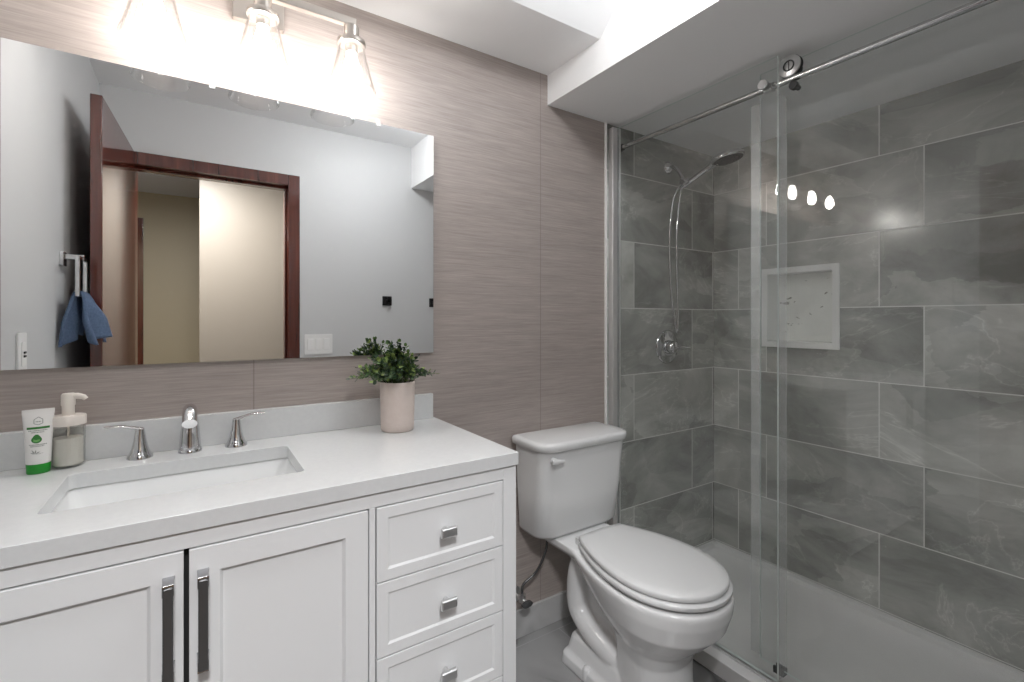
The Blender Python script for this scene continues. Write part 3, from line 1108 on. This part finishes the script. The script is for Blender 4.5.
lathe(bm, [(0.013, 0.0), (0.013, 0.010), (0.008, 0.013), (0.008, 0.020)], P3(-0.172, 0.2040, 0.738), '-y', 20)
pts = spline([P3(-0.190, 0.224, 0.740), P3(-0.172, 0.227, 0.740), P3(-0.140, 0.227, 0.738)], 5)
tube(bm, pts, [0.007 + 0.0045 * math.sin(PI * min(1, 0.15 + i / (len(pts) - 1))) for i in range(len(pts))], 14, sq=(1.0, 0.7), up=(0, 0, 1))
lab(obj('flush_lever', bm, M['seat'], toi, smooth=60), 'small white flush lever')


def egg(f0, f1, w, rear, z, n_=56, peak=0.58):
    """elongated outline: straight rear edge, flaring sides, rounded front"""
    fm = f0 + (f1 - f0) * peak
    side = []
    for k in range(9):                      # rear corner to the widest point
        t = k / 9
        side.append((f0 + (fm - f0) * t, rear + (w - rear) * math.sin(PI / 2 * t ** 0.92)))
    for k in range(16):                     # widest point to the tip
        a = PI / 2 * k / 16
        side.append((fm + (f1 - fm) * math.sin(a), w * math.cos(a) ** 0.96))
    out = [P3(x, f, z) for f, x in side] + [P3(0, f1, z)] + [P3(-x, f, z) for f, x in reversed(side)]
    out += [P3(rear * t, f0 - 0.006 * (1 - t * t), z) for t in (-0.5, 0.0, 0.5)]
    return out


# bowl, pedestal, foot, neck and trap: one skin
bm = B()
loft(bm, [egg(f0, f1, w, r_, z, 48) for f0, f1, w, r_, z in (
    (0.41, 0.655, 0.122, 0.095, 0.000), (0.42, 0.643, 0.113, 0.090, 0.030), (0.43, 0.630, 0.107, 0.085, 0.110), (0.43, 0.628, 0.108, 0.085, 0.185),
    (0.41, 0.648, 0.122, 0.085, 0.232), (0.365, 0.692, 0.148, 0.10, 0.275), (0.32, 0.738, 0.174, 0.11, 0.325), (0.27, 0.757, 0.187, 0.115, 0.380), (0.24, 0.762, 0.191, 0.12, 0.412), (0.243, 0.759, 0.189, 0.118, 0.4255))])
# deck under the tank
loft(bm, [[P3(a, b, z) for a, b in rrect(-w, w, 0.045, f1, 0.04, 5)] for z, w, f1 in ((0.372, 0.090, 0.30), (0.390, 0.112, 0.34), (0.410, 0.130, 0.34), (0.4315, 0.130, 0.28))])
# foot with a side ledge, and the rear trunk
loft(bm, [[P3(a, b, z) for a, b in rrect(-w, w, f0, f1, 0.03, 5)] for z, w, f0, f1 in ((0.0, 0.134, 0.185, 0.52), (0.036, 0.130, 0.19, 0.51), (0.046, 0.112, 0.195, 0.50), (0.092, 0.096, 0.20, 0.47), (0.104, 0.080, 0.21, 0.45))])
loft(bm, [[P3(a, b, z) for a, b in rrect(-w, w, f0, f1, 0.03, 5)] for z, w, f0, f1 in ((0.08, 0.050, 0.19, 0.48), (0.25, 0.050, 0.19, 0.48), (0.40, 0.060, 0.14, 0.48))])
for s_ in (-1, 1):    # trapway bulging on each side
    pts = spline([P3(s_ * 0.055, 0.235, 0.375), P3(s_ * 0.064, 0.222, 0.320), P3(s_ * 0.066, 0.216, 0.250), P3(s_ * 0.066, 0.226, 0.190), P3(s_ * 0.066, 0.275, 0.150), P3(s_ * 0.066, 0.335, 0.128), P3(s_ * 0.060, 0.390, 0.112), P3(s_ * 0.045, 0.43, 0.10)], 6)
    tube(bm, pts, 0.041, 16)
bowl = obj('bowl', bm, M['porc'], toi)
rm = bowl.modifiers.new('remesh', 'REMESH')
rm.mode = 'VOXEL'
rm.voxel_size = 0.005
rm.use_smooth_shade = True
smo = bowl.modifiers.new('smooth', 'SMOOTH')
smo.factor = 0.5
smo.iterations = 4

bm = B()      # seat ring
loft(bm, [egg(0.272, 0.745, 0.170, 0.094, 0.4310), egg(0.272, 0.745, 0.170, 0.094, 0.4352), egg(0.265, 0.755, 0.183, 0.103, 0.4358), egg(0.263, 0.757, 0.185, 0.104, 0.4380), egg(0.263, 0.757, 0.185, 0.104, 0.4480), egg(0.267, 0.752, 0.181, 0.101, 0.4520)])
obj('seat', bm, M['seat'], toi, smooth=50)
bm = B()
loft(bm, [egg(0.272, 0.735, 0.162, 0.090, 0.4520), egg(0.272, 0.735, 0.162, 0.090, 0.4560), egg(0.262, 0.746, 0.176, 0.099, 0.4564), egg(0.260, 0.748, 0.178, 0.100, 0.4590), egg(0.260, 0.748, 0.178, 0.100, 0.4690), egg(0.264, 0.744, 0.174, 0.098, 0.4735), egg(0.29, 0.715, 0.150, 0.092, 0.4765), egg(0.34, 0.65, 0.10, 0.06, 0.4780)])
obj('seat_lid', bm, M['seat'], toi, smooth=50)
for s_ in (-1, 1):
    bm = B()
    loft(bm, [[P3(a + s_ * 0.075, b, z) for a, b in rrect(-0.019, 0.019, 0.232, 0.268, 0.006, 4)] for z in (0.432, 0.458)])
    obj('hinge', bm, M['seat'], toi, bevel=0.003)
    bm = B()
    lathe(bm, [(0.0155, -0.02), (0.0155, 0.008), (0.012, 0.016), (0.004, 0.019)], P3(s_ * 0.119, 0.325, 0.034), 'z', 24)
    obj('bolt_cap', bm, M['porc'], toi, smooth=50)

# water supply: stop valve at the wall and hose up to the tank
sv = thing('water_valve', 'angle stop valve on the wall low behind the toilet with a thin supply hose', 'valve', (1.00, -0.03, 0.12))
VXx, VZ = 1.040, 0.172
bm = B()
lathe(bm, [(0.030, 0.0), (0.030, 0.003), (0.012, 0.010), (0.009, 0.012), (0.009, 0.075)], (VXx, -0.0005, VZ), '-y', 24)
lathe(bm, [(0.013, 0.0), (0.013, 0.028)], (VXx, -0.048, VZ - 0.006), 'z', 18)
obj('valve_body', bm, M['steel'], sv)
bm = B()
lathe(bm, [(0.010, 0.0), (0.019, 0.002), (0.019, 0.012), (0.008, 0.015)], (VXx, -0.075, VZ), '-y', 20, sx=1.25, sy=0.62)
obj('valve_handle', bm, M['gun'], sv)
bm = B()
tube(bm, spline([(VXx, -0.048, VZ + 0.02), (VXx + 0.004, -0.052, VZ + 0.06), (VXx + 0.060, -0.062, VZ + 0.10), (VXx + 0.090, -0.080, VZ + 0.18), (VXx + 0.085, -0.095, 0.425)], 7), 0.0048, 10)
lathe(bm, [(0.012, 0.0), (0.012, 0.018)], (VXx + 0.085, -0.095, 0.409), 'z', 12)
obj('supply_hose', bm, M['gun'], sv)

# ------------------------------------------------------------------ shower pan
PXA, PXB = 1.522, XR - 0.0003
pan = B()
rings = []
for ins, z, r in ((0.000, 0.0005, 0.006), (0.000, 0.0545, 0.006), (0.002, 0.056, 0.007), (0.046, 0.056, 0.02), (0.049, 0.0545, 0.021), (0.054, 0.036, 0.025), (0.075, 0.026, 0.04), (0.16, 0.012, 0.09), (0.30, 0.006, 0.05)):
    i2 = ins * (0.7 if ins > 0.02 else 1)
    rings.append([(a, b, z) for a, b in rrect(PXA + ins, PXB - i2, YF + 0.003 + i2, -0.0003 - i2, r, 6)])
loft(pan, rings)
pano = thing('shower_pan', 'low white acrylic shower pan with a raised curb behind the glass screen', 'shower pan', ((PXA + PXB) / 2, YF / 2, 0))
obj('tray', pan, M['pan'], pano, smooth=32)

# ------------------------------------------------------------------ fixed glass panel
GX = 1.578
GT = 2.106
GY = -0.735
fix = thing('fixed_glass_panel', 'fixed clear glass shower panel standing on the curb against the back wall', 'glass panel', (GX, -0.37, 0.05))


def pane(x0, x1, y0, y1, z0, z1):
    bm = box(B(), x0, x1, y0, y1, z0, z1)
    for f in bm.faces:
        if abs(f.normal.x) < 0.5:
            f.material_index = 1
    bm.normal_update()
    for f in bm.faces:
        f.material_index = 0 if abs(f.normal.x) > 0.5 else 1
    return bm


obj('pane', pane(GX - 0.005, GX + 0.005, GY, -0.010, 0.069, GT), M['pane'], fix, smooth=0, mats=[M['pane_edge']])
bm = B()
box(bm, GX - 0.034, GX - 0.0052, -0.030, -0.0005, 0.057, GT)
box(bm, GX + 0.0052, GX + 0.016, -0.030, -0.0005, 0.057, GT)
box(bm, GX - 0.0052, GX + 0.0052, -0.009, -0.0005, 0.057, GT)
obj('wall_channel', bm, M['alu'], fix, bevel=0.002)
obj('bottom_channel', box(B(), GX - 0.012, GX + 0.012, GY, -0.031, 0.0565, 0.068), M['steel'], fix, bevel=0.002)
obj('edge_seal', box(B(), GX + 0.0052, GX + 0.058, GY + 0.001, GY + 0.005, 0.070, 1.985), M['seal'], fix, smooth=0)

# rail
RXc, RZ = 1.612, 2.030
rail = thing('shower_rail', 'round steel rail along the top of the glass shower carrying the sliding door', 'rail', (RXc, -0.75, RZ))
bm = B()
tube(bm, [(RXc, -0.004, RZ), (RXc, YF + 0.004, RZ)], 0.0105, 20)
obj('rail_tube', bm, M['railsteel'], rail)
for ya, s_ in ((-0.001, -1), (YF + 0.001, 1)):
    bm = B()
    for a, b, r_ in ((0.0, 0.006, 0.019), (0.006, 0.024, 0.0145)):
        tube(bm, [(RXc, ya + s_ * a, RZ), (RXc, ya + s_ * b, RZ)], r_, 20)
    obj('wall_socket', bm, M['gun'], rail)
bm = B()      # stand-off clamp joining rail and fixed pane, with stop
yc = -0.688
lathe(bm, [(0.0155, -0.0105), (0.0165, -0.009), (0.0165, -0.0052)], (GX, yc, RZ), 'x', 24)
lathe(bm, [(0.0165, 0.0052), (0.0165, 0.010), (0.011, 0.012), (0.011, 0.034)], (GX, yc, RZ), 'x', 24)
obj('standoff_clamp', bm, M['steel'], rail)
bm = B()
tube(bm, [(RXc, yc - 0.014, RZ), (RXc, yc + 0.014, RZ)], 0.0165, 22)
obj('stop_collar', bm, M['steel'], rail)

# sliding door
SXc = 1.645
DY0, DY1 = -1.435, -0.640
sl = thing('sliding_glass_door', 'clear sliding glass shower door hanging from the steel rail by rollers', 'glass door', (SXc, -1.04, 0.06))
obj('pane', pane(SXc - 0.004, SXc + 0.004, DY0, DY1, 0.066, 2.104), M['pane'], sl, smooth=0, mats=[M['pane_edge']])
obj('leading_seal', box(B(), SXc - 0.0015, SXc + 0.0015, DY1 + 0.0005, DY1 + 0.034, 0.075, 2.005), M['seal'], sl, smooth=0)
for yr in (-0.757, -1.32):
    zc = RZ + 0.0105 + 0.0315
    bm = B()
    lathe(bm, [(0.0335, -0.0100), (0.0350, -0.0088), (0.0350, -0.0035)], (RXc, yr, zc), 'x', 40)
    ro = obj('roller', bm, M['steel'], sl)
    obj('tyre', lathe(B(), [(0.0362, -0.0034), (0.0362, 0.0080), (0.0340, 0.0098)], (RXc, yr, zc), 'x', 40), M['rubber'], ro)
    bm = B()
    lathe(bm, [(0.0135, -0.0102), (0.0135, -0.0120), (0.0180, -0.0120), (0.0180, -0.0102)], (RXc, yr, zc), 'x', 28, closed=True)
    box(bm, RXc - 0.0118, RXc - 0.0101, yr - 0.0012, yr + 0.0012, zc - 0.0130, zc + 0.0130)
    lathe(bm, [(0.010, 0.010), (0.010, 0.0285)], (RXc, yr, zc), 'x', 20)
    lathe(bm, [(0.019, 0.0375), (0.019, 0.042), (0.016, 0.044)], (RXc, yr, zc), 'x', 24)
    obj('roller_hub', bm, M['gun'], ro)
    bm = B()
    lathe(bm, [(0.0125, -0.010), (0.0135, -0.008), (0.0135, 0.006), (0.008, 0.008), (0.008, 0.0285)], (RXc, yr - 0.012, RZ - 0.0105 - 0.0145), 'x', 24)
    obj('guard_wheel', bm, M['gun'], sl)
bm = B()
tube(bm, [(SXc - 0.045, -1.36, 0.98), (SXc - 0.045, -1.36, 1.28)], 0.009, 16)
for z in (1.02, 1.24):
    tube(bm, [(SXc - 0.045, -1.36, z), (SXc - 0.0045, -1.36, z)], 0.006, 12)
obj('handle', bm, M['steel'], sl)
bm = B()
box(bm, SXc - 0.014, SXc - 0.006, -0.725, -0.690, 0.056, 0.075)
box(bm, SXc + 0.006, SXc + 0.014, -0.725, -0.690, 0.056, 0.075)
box(bm, SXc - 0.014, SXc + 0.014, -0.725, -0.690, 0.052, 0.060)
gd = obj('floor_guide', bm, M['gun'], fix, bevel=0.002)

# ------------------------------------------------------------------ hand shower, hose, mixer valve
HXw = 1.948
hs = thing('hand_shower', 'chrome hand shower on a wall arm with a hanging hose in the tiled shower', 'shower head', (HXw, 0, 2.0))
bm = B()
lathe(bm, [(0.030, 0.0), (0.030, 0.003), (0.020, 0.012), (0.013, 0.016)], (HXw + 0.008, -0.0005, 2.002), '-y', 28)
apts = spline([(HXw + 0.008, -0.010, 2.002), (HXw + 0.006, -0.045, 1.990), (HXw, -0.080, 1.945), (HXw - 0.004, -0.100, 1.912)], 6)
tube(bm, apts, 0.0095, 16)
obj('wall_arm', bm, M['chrome'], hs, smooth=50)
bm = B()
bk = Vector((HXw - 0.006, -0.106, 1.900))
tube(bm, [bk + Vector((0, 0.014, 0.020)), bk + Vector((0, 0.004, 0.006))], 0.014, 20)
tube(bm, [bk + Vector((-0.020, 0, 0)), bk + Vector((0.020, 0, 0))], 0.0125, 18)
tube(bm, [bk + Vector((0.0, 0.010, -0.004)), bk + Vector((0.0, -0.026, 0.006))], 0.0155, 18)
obj('bracket', bm, M['chrome'], hs, smooth=50)
bm = B()
ha, hb = bk + Vector((0.0, 0.018, -0.020)), Vector((HXw + 0.006, -0.262, 1.958))
pts = [ha.lerp(hb, i / 8) for i in range(9)]
tube(bm, pts, [0.0095, 0.0105, 0.011, 0.0112, 0.0115, 0.012, 0.013, 0.016, 0.022], 18)
obj('wand', bm, M['chrome'], hs, smooth=50)
bm = B()
hc = Vector((HXw + 0.012, -0.318, 1.964))
tilt = Matrix.Translation(hc) @ Matrix.Rotation(R(-10), 4, 'X') @ Matrix.Rotation(R(-6), 4, 'Y')
rings = []
for r_, h_ in ((0.001, 0.024), (0.030, 0.023), (0.056, 0.017), (0.068, 0.008), (0.070, 0.000), (0.069, -0.006), (0.064, -0.009)):
    rings.append([tilt @ Vector((r_ * math.cos(2 * PI * k / 40), r_ * math.sin(2 * PI * k / 40), h_)) for k in range(40)])
loft(bm, rings)
sh = obj('shower_head', bm, M['chrome'], hs, smooth=50)
bm = B()
rings = []
for r_, h_ in ((0.062, -0.009), (0.060, -0.0115), (0.001, -0.0125)):
    rings.append([tilt @ Vector((r_ * math.cos(2 * PI * k / 40), r_ * math.sin(2 * PI * k / 40), h_)) for k in range(40)])
loft(bm, rings)
for ring_r, cnt in ((0.015, 6), (0.030, 12), (0.045, 18)):
    for k in range(cnt):
        a = 2 * PI * k / cnt
        c_ = Vector((ring_r * math.cos(a), ring_r * math.sin(a), -0.0115))
        loft(bm, [[tilt @ (c_ + Vector((0.0022 * math.cos(2 * PI * j / 6), 0.0022 * math.sin(2 * PI * j / 6), -h))) for j in range(6)] for h in (0.0, 0.003)])
lab(obj('spray_face', bm, M['gun'], sh), 'dark round spray face with small nozzles')
bm = B()
tube(bm, spline([(HXw - 0.020, -0.100, 1.892), (HXw - 0.044, -0.092, 1.860), (HXw - 0.056, -0.075, 1.79), (HXw - 0.056, -0.060, 1.62), (HXw - 0.040, -0.055, 1.40),
                 (HXw - 0.012, -0.055, 1.240), (HXw + 0.002, -0.056, 1.188), (HXw + 0.008, -0.058, 1.250), (HXw - 0.004, -0.062, 1.43), (HXw - 0.016, -0.070, 1.64), (HXw - 0.014, -0.080, 1.79), (HXw - 0.006, -0.088, 1.882)], 10), 0.0056, 12)
obj('hose', bm, M['chrome'], hs, smooth=60)

vx, vz = 1.945, 1.112
mv = thing('shower_mixer', 'round chrome shower mixer valve with a lever on the grey tile below the hose', 'shower valve', (vx, 0, vz))
bm = B()
lathe(bm, [(0.083, 0.0), (0.083, 0.003), (0.076, 0.009), (0.055, 0.011), (0.050, 0.014), (0.040, 0.014)], (vx, -0.0005, vz), '-y', 48)
obj('escutcheon', bm, M['chrome'], mv, smooth=50)
bm = B()
lathe(bm, [(0.034, 0.013), (0.031, 0.035), (0.029, 0.050), (0.023, 0.056), (0.002, 0.058)], (vx, -0.0005, vz), '-y', 32)
hv_ = obj('valve_knob', bm, M['chrome'], mv, smooth=50)
bm = B()
pts = [(vx + 0.010, -0.045, vz), (vx + 0.030, -0.056, vz - 0.001), (vx + 0.060, -0.066, vz - 0.004), (vx + 0.086, -0.072, vz - 0.006)]
tube(bm, pts, [0.014, 0.0105, 0.0085, 0.006], 16)
obj('lever', bm, M['chrome'], hv_, smooth=60)

# ------------------------------------------------------------------ niche
ni = thing('shower_niche', 'white framed recessed niche in the grey tiled right shower wall', 'niche', (XR, (NY0 + NY1) / 2, NZ0))
bm = B()
w = 0.027
f0 = XR - 0.006
rings_o = rrect(NY0 - w, NY1 + w, NZ0 - w, NZ1 + w, 0.003, 2)
rings_i = rrect(NY0 + 0.001, NY1 - 0.001, NZ0 + 0.001, NZ1 - 0.001, 0.003, 2)
loft(bm, [[(XR - 0.0003, a, b) for a, b in rings_o], [(f0, a, b) for a, b in rings_o], [(f0, a, b) for a, b in rings_i], [(XR + 0.085, a, b) for a, b in rings_i]], cap0=False, cap1=False)
obj('frame', bm, M['trim'], ni, smooth=30)
obj('back_panel', box(B(), XR + 0.084, XR + 0.090, NY0 + 0.0015, NY1 - 0.0015, NZ0 + 0.0015, NZ1 - 0.0015), M['nichestone'], ni, smooth=0)

# ------------------------------------------------------------------ things seen in the mirror
# square towel ring on the left wall, towel hanging from it
ry0, ry1, rz0, rz1, rx = -0.800, -0.655, 1.328, 1.470, -0.345
tr_ = thing('towel_ring', 'square chrome towel ring on the white left wall beside the open door', 'towel ring', (XL, -0.73, 1.46))
obj('mount_plate', plate(B(), rrect(-0.752, -0.702, 1.436, 1.486, 0.004, 3), 'yz', XL + 0.0005, XL + 0.012), M['chrome'], tr_, bevel=0.002)
bm = B()
box(bm, XL + 0.012, rx + 0.008, -0.736, -0.718, 1.460, 1.478)
obj('post', bm, M['chrome'], tr_, bevel=0.002)
bm = B()
ro_ = [(ry0, rz0), (ry1, rz0), (ry1, rz1), (ry0, rz1)]
b2 = 0.012
box(bm, rx - 0.006, rx + 0.006, ry0, ry0 + b2, rz0, rz1)
box(bm, rx - 0.006, rx + 0.006, ry1 - b2, ry1, rz0, rz1)
box(bm, rx - 0.006, rx + 0.006, ry0 + b2, ry1 - b2, rz0, rz0 + b2)
box(bm, rx - 0.006, rx + 0.006, ry0 + b2, ry1 - b2, rz1 - b2, rz1)
obj('ring', bm, M['chrome'], tr_, bevel=0.0015)

# towel: a folded cloth over the lower bar
random.seed(3)
bm = B()
nu, nv = 34, 26
grid = []
for i in range(nu + 1):
    s_ = -1 + 2 * i / nu            # -1 wall flap .. 1 room flap
    row = []
    for j in range(nv + 1):
        q = j / nv
        yb = ry0 + b2 + 0.004 + (ry1 - ry0 - 2 * b2 - 0.008) * q
        d_ = abs(s_)
        L_ = 0.165 if s_ < 0 else 0.178
        if d_ < 0.10:
            th = s_ / 0.10 * PI / 2
            x = rx + 0.011 * math.sin(th)
            z = rz0 + b2 / 2 + 0.011 * math.cos(th)
        else:
            k_ = (d_ - 0.10) / 0.90
            fold = (0.016 if s_ < 0 else 0.026) * math.sin(q * PI * 3.0 + (0.9 if s_ < 0 else 2.2) + k_ * 0.9) * min(1, k_ * 1.9)
            spread = (0.016 if s_ < 0 else 0.044) * (k_ ** 0.7)
            x = rx + (1 if s_ > 0 else -1) * (0.011 + spread) + fold
            z = rz0 + b2 / 2 - k_ * L_ * (1.0 - 0.16 * math.sin(q * PI * 0.9 + (0.2 if s_ > 0 else 0.9)))
            x = max(x, XL + 0.008)
            yb = yb + (q - 0.5) * 0.05 * k_
        row.append(bm.verts.new((x, yb, z)))
    grid.append(row)
for i in range(nu):
    for j in range(nv):
        bm.faces.new((grid[i][j], grid[i + 1][j], grid[i + 1][j + 1], grid[i][j + 1]))
tw = obj('hand_towel', bm, M['towel'], smooth=180)
sm = tw.modifiers.new('solid', 'SOLIDIFY')
sm.thickness = 0.010
sm.offset = 0.0
tag(tw, 'blue hand towel draped through the square towel ring', 'towel')


def robe_hook(x, z, label):
    t = thing('robe_hook', label, 'hook', (x, YF, z), 'square black robe hooks')
    y = YF
    obj('hook_plate', plate(B(), rrect(x - 0.030, x + 0.030, z - 0.030, z + 0.030, 0.003, 3), 'xz', y + 0.0005, y + 0.010), M['black'], t, bevel=0.0015)
    bm = B()
    box(bm, x - 0.010, x + 0.010, y + 0.010, y + 0.042, z - 0.010, z + 0.010)
    box(bm, x - 0.010, x + 0.010, y + 0.034, y + 0.042, z - 0.010, z + 0.026)
    obj('peg', bm, M['black'], t, bevel=0.0015)


robe_hook(1.032, 1.368, 'square black robe hook seen whole in the mirror, right of the light switches')
robe_hook(1.358, 1.362, 'square black robe hook cut by the right edge of the mirror')

sx_, sz_ = 0.610, 1.098
sw = thing('light_switch', 'white three-gang light switch plate beside the doorway', 'light switch', (sx_, YF, sz_))
obj('switch_plate', plate(B(), rrect(sx_ - 0.080, sx_ + 0.080, sz_ - 0.060, sz_ + 0.060, 0.005, 3), 'xz', YF + 0.0003, YF + 0.006), M['plastic'], sw, bevel=0.0015)
for k in (-1, 0, 1):
    bm = B()
    xx = sx_ + k * 0.046
    loft(bm, [[(xx - 0.0165, YF + 0.006, sz_ - 0.033), (xx + 0.0165, YF + 0.006, sz_ - 0.033), (xx + 0.0165, YF + 0.006, sz_ + 0.033), (xx - 0.0165, YF + 0.006, sz_ + 0.033)],
              [(xx - 0.0155, YF + 0.0075, sz_ - 0.032), (xx + 0.0155, YF + 0.0075, sz_ - 0.032), (xx + 0.0155, YF + 0.012, sz_ + 0.032), (xx - 0.0155, YF + 0.012, sz_ + 0.032)]])
    obj('rocker', bm, M['trim'], sw, smooth=0)

oy, oz = -0.268, 1.155
ou = thing('wall_outlet', 'white outlet plate low on the left wall seen at the left edge of the mirror', 'outlet', (XL, oy, oz))
obj('outlet_plate', plate(B(), rrect(oy - 0.037, oy + 0.037, oz - 0.058, oz + 0.058, 0.005, 3), 'yz', XL + 0.0003, XL + 0.006), M['plastic'], ou, bevel=0.0015)
bm = B()
plate(bm, rrect(oy - 0.0165, oy + 0.0165, oz - 0.033, oz + 0.033, 0.003, 3), 'yz', XL + 0.006, XL + 0.0085)
of = obj('socket_face', bm, M['trim'], ou, bevel=0.001)
bm = B()
for dz in (0.004, -0.006):
    box(bm, XL + 0.0085, XL + 0.0115, oy - 0.008, oy + 0.008, oz + dz - 0.003, oz + dz + 0.003)
lab(obj('button', bm, M['slot'], of, bevel=0.0008), 'two small dark buttons')
